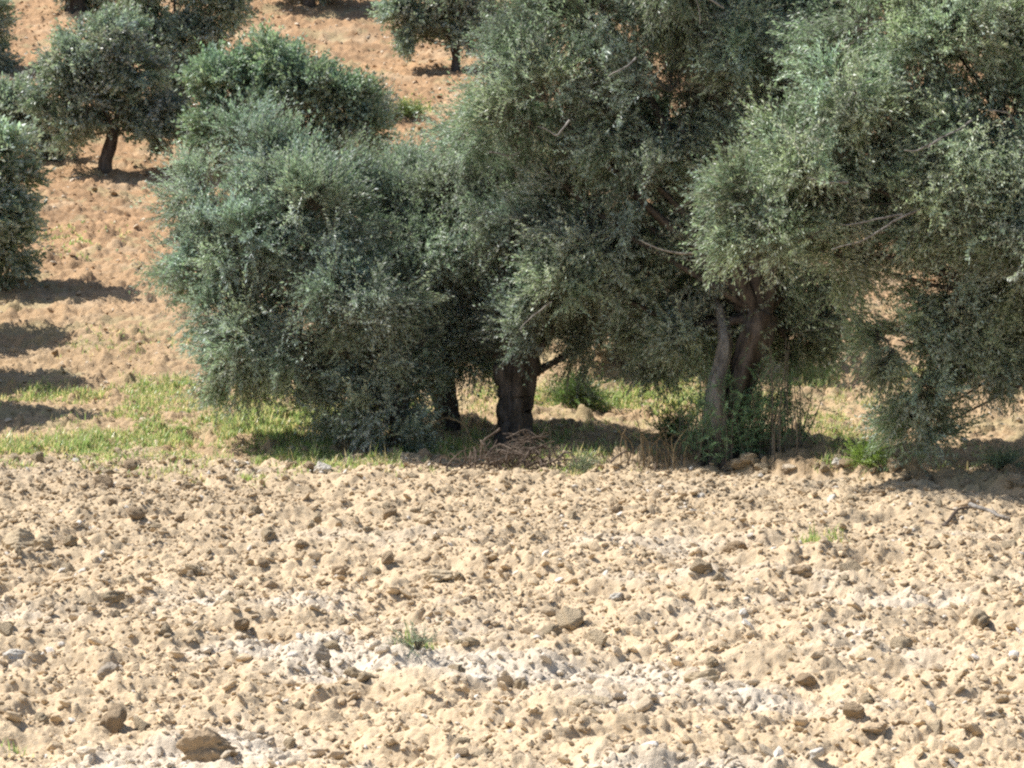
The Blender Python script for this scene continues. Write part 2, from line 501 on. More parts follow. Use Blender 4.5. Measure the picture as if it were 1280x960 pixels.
BIG = [
    ('soil_clod', 262, 957, 80, .72, M_CLODD, 'largest earth clod, rounded with a brown shaded face, low left in the field', 'earth clod'),
    ('soil_clod', 402, 830, 24, 1.35, M_GREYSTONE, 'upright slab-like grey-brown stone standing on edge in the left field', 'stone'),
    ('soil_clod', 995, 734, 42, .45, M_CLODD, 'flat dark brown clod below the faint green tuft right of centre', 'earth clod'),
    ('soil_clod', 1092, 936, 38, .36, M_CLODD, 'brick-shaped brown clod with a pale flat top at lower right', 'earth clod'),
    ('soil_clod', 880, 864, 44, .7, M_CLOD, 'rounded tan clod with a shaded notch above the lower right field', 'earth clod'),
    ('soil_clod', 215, 880, 34, .42, M_CLODD, 'dark arched clod just up left of the largest clod', 'earth clod'),
    ('soil_clod', 28, 698, 52, .7, M_CLOD, 'lumpy wide tan clod at the left edge beside two smaller ones', 'earth clod'),
    ('soil_clod', 80, 686, 28, .75, M_CLODD, 'squarish brown clod right of the lumpy clod at the left edge', 'earth clod'),
    ('soil_clod', 55, 700, 26, .9, M_CLOD, 'small upright clod wedged between two clods near the left edge', 'earth clod'),
    ('soil_clod', 425, 728, 24, .8, M_CLODD, 'brown round clod in the upper middle left of the field', 'earth clod'),
    ('soil_clod', 548, 737, 40, .5, M_CLOD, 'long ridged clod with a deep shadow under it near field centre', 'earth clod'),
    ('soil_clod', 135, 860, 30, .9, M_GREYSTONE, 'grey upright stone left of the dark arched clod', 'stone'),
    ('soil_clod', 740, 905, 50, .4, M_CLOD, 'broad low tan clod in the bottom middle of the field', 'earth clod'),
    ('limestone_rock', 1048, 582, 17, .75, M_STONE, 'small white stone on the grass right of the split trunk', 'stone'),
    ('limestone_rock', 404, 600, 24, .8, M_STONE, 'pale round stone at the grass edge of the ploughed field', 'stone'),
    ('limestone_rock', 772, 762, 22, .7, M_STONE, 'pale stone in the middle of the ploughed field', 'stone'),
    ('soil_clod', 160, 744, 26, .8, M_CLOD, 'tan clod beside a shaded hollow left of the white marl patch', 'earth clod'),
    ('soil_clod', 1208, 636, 34, .5, M_CLODD, 'dark clod on the bank lip at the right edge', 'earth clod'),
    ('soil_clod', 1098, 626, 18, .7, M_CLODD, 'small dark clod on the field edge under the drooping right branch', 'earth clod'),
    ('limestone_rock', 18, 828, 34, .6, M_STONE, 'white stone chunk at the left edge of the field', 'stone'),
    ('limestone_rock', 600, 862, 24, .35, M_STONE, 'flat whitish stone flake below the small grey weed', 'stone'),
    ('soil_clod', 335, 735, 22, .6, M_CLODD, 'low brown clod beside pale flakes left of centre', 'earth clod'),
]
for k, (nm, px, py, wp, hf, mt, lb, ct) in enumerate(BIG):
    place_rock('grey_stone' if mt is M_GREYSTONE else nm, px, py, wp, hf, mt, lb, ct, 300 + k, cuts=4 if k == 0 else 9, rough=.22 if k == 0 else .13, sink=.34 if k < 1 else .24)

rng = np.random.default_rng(17)
T = []
for k in range(10):
    v, f = rock(3, rng, .72, 9, .14)
    v[:, 2] -= v[:, 2].min() * .75
    me = mesh_obj('soil_clod', v, f, M_CLOD if k % 5 else M_CLODD, smooth=True)
    T.append(me)
x, y = sample_view(rng, 700, 12.2, 26, um=.225)
k = (y < field_edge(x) - .2)
x, y = x[k][:250], y[k][:250]
s = np.clip(np.exp(rng.normal(math.log(.055), .42, len(x))), .03, .15)
z = ground_z(x, y)
for i in range(len(x)):
    t = T[i % 10]
    o = t if i < 10 else t.copy()
    if i >= 10: COL.objects.link(o)
    o.location = (x[i], y[i], z[i] - s[i] * .15)
    o.scale = (s[i],) * 3
    o.rotation_euler = (rng.normal(0, .25), rng.normal(0, .25), rng.uniform(0, 6.28))
    tag(o, 'rough earth clod lying loose on the ploughed field', 'earth clod', 'loose clods on the ploughed field')

for i in range(34):
    t = T[int(rng.integers(10))]; o = t.copy(); COL.objects.link(o)
    x0 = rng.uniform(2.3, 5.6); y0 = float(field_edge(x0)) + rng.normal(.12, .07); s0 = float(np.clip(rng.normal(.07, .03), .03, .14))
    o.location = (x0, y0, float(ground_z(x0, y0)) - s0 * .1); o.scale = (s0,) * 3; o.rotation_euler = (rng.normal(0, .3), rng.normal(0, .3), rng.uniform(0, 6.28))
    tag(o, 'earth clod sitting along the lip of the low bank at the field edge', 'earth clod', 'clods along the bank lip')

# ------------------------------------------------------------------ tubes
class Geo:
    def __init__(s): s.V = []; s.F = []; s.n = 0
    def tube(s, pts, rad, seg=6, gnarl=0.0, seed=0, cap=True):
        pts = np.asarray(pts, float); rad = np.asarray(rad, float)
        n = len(pts)
        tg = np.gradient(pts, axis=0); tg /= np.linalg.norm(tg, axis=1)[:, None] + 1e-9
        ref = np.array([0.3, 1, 0.1]); ref /= np.linalg.norm(ref)
        a = np.cross(tg, ref); a /= np.linalg.norm(a, axis=1)[:, None] + 1e-9
        b = np.cross(tg, a)
        th = np.linspace(0, 2 * pi, seg, endpoint=False)
        R = rad[:, None] * np.ones(seg)[None]
        if gnarl:
            L = np.cumsum(np.r_[0, np.linalg.norm(np.diff(pts, axis=0), axis=1)])
            A, B = np.meshgrid(L, th, indexing='ij')
            tw = B + A * .5
            q = fbm(np.cos(tw) * 1.6 + A * .35 + 10, np.sin(tw) * 1.6 + A * .5 + 20, seed, 3) - .5
            q2 = fbm(np.cos(tw) * 6 + 5, np.sin(tw) * 6 + A * 2.2, seed + 5, 2) - .5
            R = R * (1 + gnarl * (q * 2.0 + q2 * .7))
        ring = pts[:, None, :] + R[..., None] * (np.cos(th)[None, :, None] * a[:, None, :] + np.sin(th)[None, :, None] * b[:, None, :])
        s.V.append(ring.reshape(-1, 3))
        i = np.arange(n * seg).reshape(n, seg) + s.n
        j = np.roll(i, -1, 1)
        s.F.append(np.stack([i[:-1], j[:-1], j[1:], i[1:]], -1).reshape(-1, 4))
        s.n += n * seg
    def build(s, name, mat, parent=None, base=(0, 0, 0), smooth=True):
        if not s.V: return None
        return mesh_obj(name, np.concatenate(s.V) - np.array(base), np.concatenate(s.F), mat, parent, smooth)

def curve(pts, n=16, seed=0, wob=0.0):
    pts = np.asarray(pts, float)
    d = np.r_[0, np.cumsum(np.linalg.norm(np.diff(pts, axis=0), axis=1))]
    t = np.linspace(0, d[-1], n)
    # Catmull-like smoothing by resampling and averaging
    q = np.stack([np.interp(t, d, pts[:, k]) for k in range(3)], -1)
    for _ in range(max(1, n // 8)):
        q[1:-1] = (q[:-2] + 2 * q[1:-1] + q[2:]) / 4
    if wob:
        r = np.random.default_rng(seed)
        w = r.normal(0, wob, (n, 3)); w[0] = 0; w[-1] = 0
        for _ in range(2): w[1:-1] = (w[:-2] + w[1:-1] + w[2:]) / 3
        q = q + w
    return q

# ------------------------------------------------------------------ foliage
def make_spray(rng, L=.40, pairs=13, ll=.085, lw=.0165):
    """one leafy twig along +z: quads (leaves), plus a thin three-sided stalk"""
    V, F = [], []
    bend = rng.normal(0, .22, 2)
    def axis(t): return np.array([bend[0] * t * t * L * 2, bend[1] * t * t * L * 2, t * L])
    for i in range(pairs):
        t = .10 + .9 * (i + rng.uniform(-.2, .2)) / pairs
        p = axis(t)
        ph = i * pi / 2 + rng.normal(0, .35)
        for sgn in (0, pi):
            if rng.random() < .06: continue
            a = ph + sgn + rng.normal(0, .25)
            open_ = rng.uniform(.30, .85)
            out = np.array([cos(a), sin(a), 0])
            d = out * sin(open_) + np.array([0, 0, cos(open_)])
            l = ll * rng.uniform(.7, 1.15) * (1 - .35 * t)
            side = np.cross(d, out + rng.normal(0, .3, 3)); side = np.cross([0, 0, 1.], out) * .8 + rng.normal(0, .25, 3)
            side -= d * side.dot(d); side /= np.linalg.norm(side)
            w = lw * rng.uniform(.8, 1.2) / 2
            nrm = np.cross(d, side)
            m = p + d * l * .5 - nrm * l * .04
            V += [p, m + side * w, p + d * l, m - side * w]; k = len(V)
            F.append([k - 4, k - 3, k - 2, k - 1])
    nleaf = len(F)
    r = .0028
    for t in (0, .5, 1.0):
        for q in range(3):
            V.append(axis(t) + np.array([cos(q * 2.09), sin(q * 2.09), 0]) * r * (1.4 - t))
    b = nleaf * 4
    for lv in range(2):
        for q in range(3):
            F.append([b + lv * 3 + q, b + lv * 3 + (q + 1) % 3, b + lv * 3 + 3 + (q + 1) % 3, b + lv * 3 + 3 + q])
    return np.array(V), np.array(F), nleaf

_r = np.random.default_rng(3)
SPRAYS = [make_spray(_r) for _ in range(7)]
SPRAYS_FAR = [make_spray(_r, L=.46, pairs=7, ll=.15, lw=.045) for _ in range(5)]

def frames(D, rng):
    D = D / (np.linalg.norm(D, axis=1)[:, None] + 1e-9)
    a = rng.normal(size=D.shape); a -= D * (a * D).sum(1)[:, None]; a /= np.linalg.norm(a, axis=1)[:, None]
    b = np.cross(D, a)
    return np.stack([a, b, D], -1)

def spray_mesh(name, P, D, S, tint, parent, base, rng, far=False, mats=None):
    T = SPRAYS_FAR if far else SPRAYS
    R = frames(D, rng)
    which = rng.integers(0, len(T), len(P))
    Vs, Fs, Cs, Ms, off = [], [], [], [], 0
    base = np.array(base)
    for k, (v, f, nl) in enumerate(T):
        s = which == k; n = int(s.sum())
        if not n: continue
        vv = np.einsum('nij,kj->nki', R[s], v) * S[s][:, None, None] + (P[s] - base)[:, None, :]
        Vs.append(vv.reshape(-1, 3))
        Fs.append((f[None] + (np.arange(n) * len(v))[:, None, None] + off).reshape(-1, 4)); off += n * len(v)
        lt = np.repeat(rng.uniform(.72, 1.3, (n, (len(v) + 3) // 4)), 4, 1)[:, :len(v)]
        lt[:, nl * 4:] = 1
        Cs.append((tint[s][:, None, :] * lt[..., None]).reshape(-1, 3))
        Ms.append(np.tile(np.r_[np.zeros(nl), np.ones(len(f) - nl)], n))
    return mesh_obj(name, np.concatenate(Vs), np.concatenate(Fs), mats or [M_LEAF, M_TWIG], parent, cols=np.concatenate(Cs), mat_idx=np.concatenate(Ms))

def olive(label, base_px, Y, lobes, trunk=None, trunk_r=.22, seed=0, far=False, dens=1.0, group='olive trees on the hillside', base=None,
          limb_px=None, droop=.25, tint0=(1, 1, 1), extra=None, bark=None, back=0.0, clear=.12, sprays_k=1.0):
    """lobes: (px, py, radius px, depth offset m). trunk: [(px, py, radius px)...] from base upward"""
    rng = np.random.default_rng(seed)
    lobes = [(a, b, r, dz + back) for a, b, r, dz in lobes]
    ppm = FPX / Y
    if base is None:
        bx = (base_px - 640) / FPX * Y
        base = np.array([bx, Y, float(ground_base(bx, Y))])
    root = empty('olive_tree', tuple(base))
    tag(root, label, 'tree', group)
    # trunk
    if trunk is None:
        top = at(base_px + rng.uniform(-.25, .25) * ppm, 0, Y)
        top = base + np.array([rng.uniform(-.25, .25), rng.uniform(-.2, .2), 1.15])
        tp = [base - [0, 0, .2], base + [0, 0, .1], base + (top - base) * .5 + rng.normal(0, .05, 3), top]
        tr = np.array([1.45, 1.2, .95, .9]) * trunk_r
    else:
        tp = [at(a, b, Y) for a, b, c in trunk]; tr = [c / ppm for a, b, c in trunk]
        tp = [tp[0] * 0 + np.array([tp[0][0], Y, base[2] - .2])] + tp; tr = [tr[0] * 1.25] + tr
    g = Geo()
    n = 40 if not far else 14
    cp = curve(tp, n, seed, .015)
    d = np.r_[0, np.cumsum(np.linalg.norm(np.diff(np.array(tp), axis=0), axis=1))]
    cr = np.interp(np.linspace(0, d[-1], n), d, tr)
    g.tube(cp, cr, 36 if not far else 10, .6, seed + 1)
    g.build('trunk', bark or M_BARK, root, base)
    fork = cp[-2]; fr = cr[-1]
    C = np.array([at(a, b, Y + dz) for a, b, r, dz in lobes]); Rr = np.array([r / FPX * (Y + dz) for a, b, r, dz in lobes])
    g = Geo()
    for k in range(len(C)):                                    # a limb to each lobe
        end = C[k]; v = end - fork
        mid = fork + v * .45 + np.array([0, 0, -.1]) + rng.normal(0, .12, 3) * min(1, np.linalg.norm(v))
        pts = curve([fork - v * .03, mid, end], 12, seed + k, .05)
        rr = np.linspace(min(fr * .62, .16), .02, 12) * min(1, max(.25, Rr[k] / .9))
        b_ = Geo(); b_.tube(pts, rr, 10 if not far else 6, .25, seed + 50 + k)
        if far: g.V += b_.V; g.F += [f + g.n for f in b_.F]; g.n += b_.n
        else: b_.build('limb', bark or M_BARK, root, base)
    if far: g.build('limbs', M_BARK, root, base)
    # branchlets fanning from the lobe, sprays along each
    tw = Geo()
    P, D, S, TI = [], [], [], []
    for k in range(len(C)):
        r = Rr[k]
        nsub = int(4 + 4 * min(r, 1.3))
        nb = int((14 + 60 * r * r) * (1.0 if not far else .62) * dens)
        sub = rng.normal(size=(nsub, 3)); sub[:, 2] = sub[:, 2] * .8 + .1
        sub /= np.linalg.norm(sub, axis=1)[:, None]
        sub *= (r * rng.uniform(.45, .70, nsub))[:, None]
        srad = r * rng.uniform(.34, .52, nsub)
        stint = rng.uniform(.78, 1.25, nsub)
        for q in range(nb):
            w_ = int(rng.integers(nsub))
            d = rng.normal(size=3) * .8 + sub[w_] / r * .9; d[2] = d[2] * .9 + .1; d /= np.linalg.norm(d)
            start = C[k] + sub[w_] * .6
            L = srad[w_] * rng.uniform(.7, 1.25) + .06
            tip = C[k] + sub[w_] + d * L + np.array([0, 0, -droop * L * rng.uniform(.2, 1.0)])
            cdir = tip - start
            m = start + cdir * .5 + np.array([0, 0, .10 * L])
            t = np.linspace(0, 1, 7)[:, None]
            path = (1 - t) ** 2 * start + 2 * t * (1 - t) * m + t * t * tip
            if not far or q % 2 == 0:
                tw.tube(path, np.linspace(.011, .003, 7) * (1 if not far else 1.4), 4)
            base_t = np.array(tint0) * stint[w_] * rng.uniform(.85, 1.15) * np.array([rng.uniform(.92, 1.1), 1, rng.uniform(.88, 1.12)])
            ns = int((9 + 26 * np.linalg.norm(cdir)) * (1 if not far else .55) * sprays_k)
            tt = rng.uniform(.28, 1.0, ns) ** .8
            pp = (1 - tt)[:, None] ** 2 * start + 2 * (tt * (1 - tt))[:, None] * m + (tt ** 2)[:, None] * tip
            pp = pp + rng.normal(0, .04 + .02 * r, (ns, 3))
            tan_ = 2 * (1 - tt)[:, None] * (m - start) + 2 * tt[:, None] * (tip - m)
            tan_ /= np.linalg.norm(tan_, axis=1)[:, None]
            dd = tan_ * 1.1 + rng.normal(0, .27, (ns, 3)) + np.array([.10, 0, .05])
            P.append(pp); D.append(dd); S.append(rng.uniform(.65, 1.15, ns)); TI.append(np.repeat(base_t[None], ns, 0) * rng.uniform(.88, 1.12, (ns, 1)))
    P = np.concatenate(P); D = np.concatenate(D); S = np.concatenate(S); TI = np.concatenate(TI)
    gz = ground_base(P[:, 0], P[:, 1])
    ok = P[:, 2] > gz + clear
    spray_mesh('crown', P[ok], D[ok], S[ok], TI[ok], root, base, rng, far)
    tag(tw.build('twigs', M_TWIG, root, base), kind='stuff')
    return root, base, ppm, rng

NEAR = 'olive trees beside the ploughed field'
# A : the split trunk, right of centre
A, Ab, _, _ = olive('tall olive with pale split leaning trunk and leafy shoots at its foot', 905, 25.9, [
    (760, 50, 125, .4), (700, 150, 98, .1), (850, 150, 120, -.3), (790, 270, 120, .3), (930, 50, 120, .2), (960, 220, 95, -.1),
    (880, 340, 105, .5), (985, 330, 72, .2), (1010, 130, 85, .7), (660, 80, 56, .3), (850, -100, 150, 0), (690, -90, 110, .4),
    (1000, -70, 120, .4), (815, 405, 55, .9), (740, 365, 68, .2), (620, 165, 55, .8), (1000, 400, 38, .5), (900, 425, 36, 1.0), (985, 415, 34, .3), (1030, 385, 34, .3), (870, 400, 34, -.3)],
    trunk=[(903, 592, 36), (903, 560, 27), (912, 520, 21), (921, 490, 18), (933, 455, 17), (948, 418, 17), (958, 390, 14)], seed=21, back=.55, group=NEAR, tint0=(1.06, 1.09, 1.04))
g = Geo()
p = curve([at(900, 545, 25.85), at(893, 505, 25.75), at(899, 465, 25.8), at(906, 430, 25.9), at(900, 385, 26.2), at(880, 330, 26.5)], 30, 4, .01)
g.tube(p, np.interp(np.linspace(0, 1, 30), [0, .3, .6, 1], [.16, .12, .08, .05]), 20, .7, 77)
g.build('limb', M_PALEBARK, A, Ab)['label'] = 'pale weathered left fork of the trunk'

# B : stout short trunk, centre
B, Bb, _, _ = olive('olive with a stout straight dark trunk that ends in a knobbly head, at the centre', 645, 27.3, [
    (640, 250, 85, .2), (700, 320, 85, -.4), (610, 350, 75, .2), (585, 270, 75, .5), (690, 410, 60, -.5), (740, 410, 46, .2),
    (600, 420, 42, .3), (650, 175, 55, .4), (578, 224, 32, .6)],
    trunk=[(643, 566, 23), (642, 540, 20), (643, 510, 19), (645, 485, 22), (645, 462, 30), (642, 447, 27)], seed=22, back=.4, group=NEAR)
# C : behind, left of B
olive('olive with a dark slanting trunk just left of the stout trunk, partly hidden behind it', 563, 28.4, [
    (520, 300, 85, 0), (470, 250, 62, .3), (545, 395, 72, -.2), (590, 440, 42, 0), (440, 320, 75, .3), (510, 225, 44, .3), (500, 400, 60, .2), (570, 320, 60, -.3), (560, 390, 58, -.4), (545, 258, 46, -.1), (600, 400, 40, -.3), (520, 340, 60, -.6)],
    trunk=[(565, 548, 17), (563, 520, 15), (558, 490, 16), (548, 465, 18)], seed=23, group=NEAR, tint0=(1.05, 1.08, 1.05))
# D : leftmost of the front row
olive('wide low olive at the left end of the front row, drooping to the grass', 500, 26.9, [
    (268, 248, 48, .5), (330, 320, 75, 0), (262, 325, 52, .3), (350, 225, 52, .4), (400, 290, 72, -.2), (335, 410, 66, -.2),
    (292, 458, 34, 0), (400, 405, 72, -.5), (450, 446, 48, -.3), (226, 318, 22, .3), (492, 478, 36, 0), (300, 195, 46, .6),
    (405, 245, 46, .4), (450, 365, 62, -.6), (285, 380, 40, 0), (380, 470, 30, -.2), (520, 450, 45, -.2), (430, 495, 30, 0), (475, 512, 34, -.5), (495, 520, 26, -.5)],
    trunk=[(500, 568, 13), (498, 545, 12), (500, 515, 11), (495, 480, 11), (470, 440, 12)], trunk_r=.12, seed=24, back=.35, clear=.22, group=NEAR, tint0=(1.05, 1.1, 1.1))
# L : right edge, nearest
olive('big leafy olive filling the right edge, one branch drooping low to the bank', 1420, 23.9, [
    (1250, 200, 130, 0), (1150, 240, 100, -.2), (1105, 170, 85, .2), (1200, 70, 115, .2), (1290, 340, 130, -.2), (1190, 360, 78, .1),
    (1090, 275, 70, 0), (1142, 480, 34, 0), (1122, 425, 36, .1), (1154, 525, 24, .1), (1270, 440, 46, .2), (1045, 310, 42, .2),
    (1120, 40, 90, .4), (1270, -60, 140, .3), (1420, 180, 160, 0), (1480, 0, 170, .3), (1430, 360, 130, 0), (1400, -130, 150, 0),
    (955, 240, 50, .0), (1005, 195, 60, -.2), (1050, 130, 62, -.1), (985, 290, 46, -.2), (1060, 215, 62, -.3), (940, 290, 34, 0), (1215, 440, 34, .1), (1164, 545, 15, .1), (1340, 440, 50, .4), (1215, 290, 88, 0), (1280, 400, 66, .1), (1200, 420, 40, -.1), (1250, 260, 90, -.3), (1560, 220, 140, .2)],
    trunk=[(1430, 640, 36), (1440, 560, 26), (1430, 470, 22), (1405, 380, 24)], seed=25, clear=.42, group=NEAR, tint0=(1.12, 1.15, 1.05))
L_ = bpy.data.objects['olive_tree.004']
def bare(root, pts, Yk, r0, seed):
    g = Geo(); c = curve([at(a, b, Yk + dz) for a, b, dz in pts], 14, seed, .02)
    g.tube(c, np.linspace(r0, r0 * .4, 14), 6, .2, seed)
    g.build('bare_branch', M_PALEBARK, root, root.location)
for k, (rt, Yk, pts) in enumerate((
    (L_, 22.9, [(1150, 262, 0), (1118, 275, -.05), (1080, 300, -.1), (1040, 312, -.1)]), (L_, 22.9, [(1128, 268, 0), (1090, 276, 0), (1050, 280, -.1)]),
    (L_, 22.8, [(1215, 150, .2), (1190, 165, 0), (1160, 185, -.1)]), (L_, 22.8, [(1270, 160, .2), (1262, 140, .1), (1235, 138, 0)]),
    (L_, 22.9, [(1060, 228, .1), (1035, 230, 0), (1008, 222, 0)]), (L_, 22.8, [(1180, 175, .1), (1168, 180, 0), (1130, 188, 0)]),
    (A, 24.7, [(795, 72, .2), (778, 88, 0), (760, 96, 0)]), (A, 24.7, [(712, 150, .1), (695, 168, 0), (672, 158, 0)]),
    (A, 24.6, [(905, 10, .3), (868, -10, .3), (862, -30, .2), (875, 30, .2)]), (A, 24.7, [(870, 316, .1), (840, 316, 0), (800, 300, 0)]),
    (B, 26.2, [(690, 378, .1), (668, 392, 0), (650, 412, 0)]), (B, 26.2, [(612, 190, .2), (630, 196, 0), (650, 190, 0)]))):
    bare(rt, pts, Yk, .013, 700 + k)
# behind the front row
HG = 'olive trees scattered up the hillside'
olive('olive standing right behind the gap between the two tallest crowns', 985, 35, [
    (985, 10, 55, 0), (1040, 40, 40, 0), (930, 0, 50, .3), (1010, -50, 60, 0), (1070, -10, 45, .5), (1010, 80, 34, 0), (1045, 130, 24, 0), (1080, -60, 50, 0)], seed=26, group=HG, far=True, dens=1.5)
olive('bushy dark olive just above and behind the left front crown', 420, 47, [
    (272, 108, 27, 0), (335, 95, 40, 0), (395, 118, 40, 0), (428, 142, 34, .2), (380, 155, 34, .3), (300, 145, 32, 0), (350, 150, 32, -.2), (275, 180, 28, 0), (460, 170, 20, 0),
    (340, 72, 20, 0), (375, 90, 24, .3), (262, 150, 18, 0), (295, 180, 26, 0), (262, 88, 14, 0)],
    trunk=[(412, 232, 9), (415, 215, 8), (410, 195, 8)], seed=27, group=HG, far=True, dens=2.8, tint0=(.84, .94, .82))
olive('round olive with a bare leaning trunk and a dark shadow, at upper left', 131, 50.2, [
    (120, 65, 34, 0), (84, 80, 27, 0), (168, 78, 32, 0), (62, 118, 20, 0), (110, 120, 34, -.3), (178, 125, 28, 0), (203, 152, 17, 0), (88, 158, 20, 0),
    (142, 40, 24, 0), (150, 145, 24, .3), (185, 165, 14, .2)],
    trunk=[(131, 221, 9), (132, 200, 7.5), (138, 180, 7), (143, 158, 7)], seed=28, group=HG, far=True, dens=2.32, tint0=(1.06, 1.06, 1.06))
olive('dark olive behind the round upper left one, reaching the top edge', 228, 54, [
    (200, 15, 32, 0), (238, 45, 28, 0), (272, 15, 24, 0), (225, 82, 24, 0), (205, 60, 20, 0), (180, -20, 30, 0), (250, -30, 34, 0), (235, 112, 18, 0), (215, -50, 30, 0), (288, -6, 16, 0)],
    seed=29, group=HG, far=True, dens=2.40, tint0=(1.06, 1.06, 1.06))
olive('low broad olive cut by the left edge at mid height', -30, 38.4, [
    (-15, 200, 34, 0), (8, 235, 22, 0), (-20, 270, 38, 0), (4, 305, 27, 0), (-70, 230, 60, 0), (10, 270, 20, 0), (8, 192, 18, 0), (-60, 310, 40, 0), (12, 330, 14, 0)],
    seed=30, group=HG, far=True, dens=2.0, tint0=(1.25, 1.25, 1.2))
olive('small olive cut by the left edge near the top', -12, 60, [(-4, 28, 14, 0), (-10, 62, 14, 0), (-28, 40, 20, 0), (0, 80, 7, 0), (-24, 10, 16, 0)], seed=31, group=HG, far=True, dens=2.24, tint0=(1.06, 1.06, 1.06))
olive('small low olive peeping out left of the round upper left one', 56, 51.8, [(30, 138, 22, 0), (50, 165, 13, 0), (10, 130, 18, 0), (-8, 145, 18, 0), (66, 172, 9, 0)], seed=32, group=HG, far=True, dens=2.24, tint0=(1.06, 1.06, 1.06),
      trunk=[(58, 200, 5), (56, 188, 5), (48, 172, 4)])
olive('far olive showing only its trunk foot and shadow at the top edge', 386, 67.8, [(385, -45, 36, 0), (345, -55, 30, 0), (425, -50, 30, 0), (385, -85, 40, 0)],
      trunk=[(386, 14, 9), (387, 4, 8), (386, -12, 7)], seed=33, group=HG, far=True, dens=2.08, tint0=(1.06, 1.06, 1.06))
olive('olive with a thin trunk and ragged crown at the top left of the tall crown', 569, 60, [
    (522, 14, 26, 0), (545, -20, 32, 0), (578, 18, 28, 0), (524, 46, 16, 0), (500, 18, 14, 0), (600, -10, 30, 0), (555, 40, 16, 0), (535, -50, 30, 0), (590, 45, 18, 0), (612, 30, 20, 0)],
    trunk=[(570, 92, 5), (570, 75, 4.5), (568, 55, 5)], seed=34, group=HG, far=True, dens=2.24, tint0=(1.06, 1.06, 1.06))
olive('olive crown tip showing at the top edge above the tall crown', 690, 69, [(690, -20, 22, 0), (720, -30, 24, 0), (660, -38, 24, 0)], seed=35, group=HG, far=True, dens=2.08, tint0=(1.06, 1.06, 1.06))
olive('olive crown at the top edge left of the dark reaching olive', 100, 67, [(100, -12, 20, 0), (128, -22, 22, 0), (75, -22, 20, 0), (150, -8, 14, 0)], seed=36, group=HG, far=True, dens=2.08, tint0=(1.06, 1.06, 1.06))
olive('olive deep in shade behind the stout trunk and the tall crown', 780, 33, [(760, 330, 60, 0), (700, 280, 60, 0), (830, 300, 60, 0), (790, 400, 45, 0), (840, 420, 42, 0), (860, 200, 60, 0)],
      seed=37, group=HG, far=True, dens=1.0, trunk_r=.16)
# trees left of the frame whose shadows fall across the slope
for k, (bx, by, s, zz) in enumerate(((-10.5, 35.2, 1.2, 2.4), (-9.9, 32.5, 1.15, 2.4), (-9.2, 29.7, 1.1, 2.4))):
    Yb = by; bpx = 640 + bx / Yb * FPX; pm = FPX / Yb
    gb = float(ground_base(bx, by)); 
    def rowof(z): 
        e = math.atan2(z, Yb); return 480 - FPX * tan(e + PITCH)
    r0 = rowof(gb + zz)
    olive(('highest', 'middle', 'lowest')[k] + ' of the three olives outside the left edge that throw shadows on the slope', bpx, by,
          [(bpx + dx * pm, r0 - dz * pm, s * pm * q, dy) for dx, dz, q, dy in ((-.8, 0, .6, 0), (.8, .1, .6, 0), (0, .6, .7, .2), (.1, -.2, .65, -.4), (1.5, -.1, .4, 0), (-1.6, -.2, .4, 0))],
          seed=60 + k, group=HG, far=True, dens=2.8)

# ------------------------------------------------------------------ shoots at the foot of A
rng = np.random.default_rng(91)
g = Geo(); P, D, S = [], [], []
for k in range(68):
    a = rng.uniform(0, 2 * pi); r = abs(rng.normal(0, .25)) + .12
    side = rng.random()
    bx = Ab[0] + r * cos(a) * 1.1 + (.28 if side < .5 else 0); by = Ab[1] + r * sin(a) * .6 - .1
    bz = float(ground_base(bx, by))
    h = rng.uniform(.45, 1.0) * (1.05 - .3 * abs(bx - Ab[0] - .15))
    tip = np.array([bx + rng.normal(.03, .12), by + rng.normal(0, .1), bz + h])
    p = curve([[bx, by, bz - .02], [(bx + tip[0]) / 2 + rng.normal(0, .03), by, bz + h * .5], tip], 6)
    g.tube(p, np.linspace(.009, .003, 6), 4)
    n = int(14 * h) + 3
    t = rng.uniform(.12, 1, n)[:, None]
    P.append(np.array([bx, by, bz]) * (1 - t) + tip * t + rng.normal(0, .03, (n, 3)))
    D.append(rng.normal(0, .6, (n, 3)) + np.array([0, 0, .7])); S.append(rng.uniform(.4, .75, n))
P = np.concatenate(P); D = np.concatenate(D); S = np.concatenate(S)
sh = spray_mesh('basal_shoots', P, D, S, np.repeat(np.array([[.75, 1.05, .7]]), len(P), 0), A, Ab, rng)
sh['label'] = 'dense dark green shoots round the trunk foot'
for k in range(9):                                         # tall bare shoots on the right
    px = 962 + k * 5 + rng.uniform(-2, 2); Yk = 25.4 + rng.uniform(-.3, .3)
    x0 = (px - 640) / FPX * Yk; z0 = float(ground_base(x0, Yk)); h = rng.uniform(.5, 1.45)
    q = Geo(); q.tube(curve([[x0, Yk, z0 - .02], [x0 + rng.normal(0, .02), Yk, z0 + h / 2], [x0 + rng.normal(0, .05), Yk, z0 + h]], 8), np.linspace(.010, .004, 8), 5)
    q.build('bare_shoot', M_TWIG, A, Ab)
g.build('shoot_stems', M_TWIG, A, Ab)['kind'] = 'stuff'

# ------------------------------------------------------------------ grass
rng = np.random.default_rng(44)
GP = []
for (px, py, rx, ry, w) in GRASS:
    hx, hy = hit([px], [py]); area = rx * ry * pi
    dist = hy[0]
    n = int(area * w * .5 * min(1.5, 30 / dist + .2)) + 4
    q = rng.normal(0, .55, (n, 2))
    x, y = hit(px + q[:, 0] * rx, py + q[:, 1] * ry)
    cl = fbm(x * 2.3, y * 1.6, 201, 3)
    k = (cl + rng.normal(0, .06, n) > .47) & (y < 140)
    GP.append(np.stack([x[k], y[k]], -1))
GP = np.concatenate(GP)
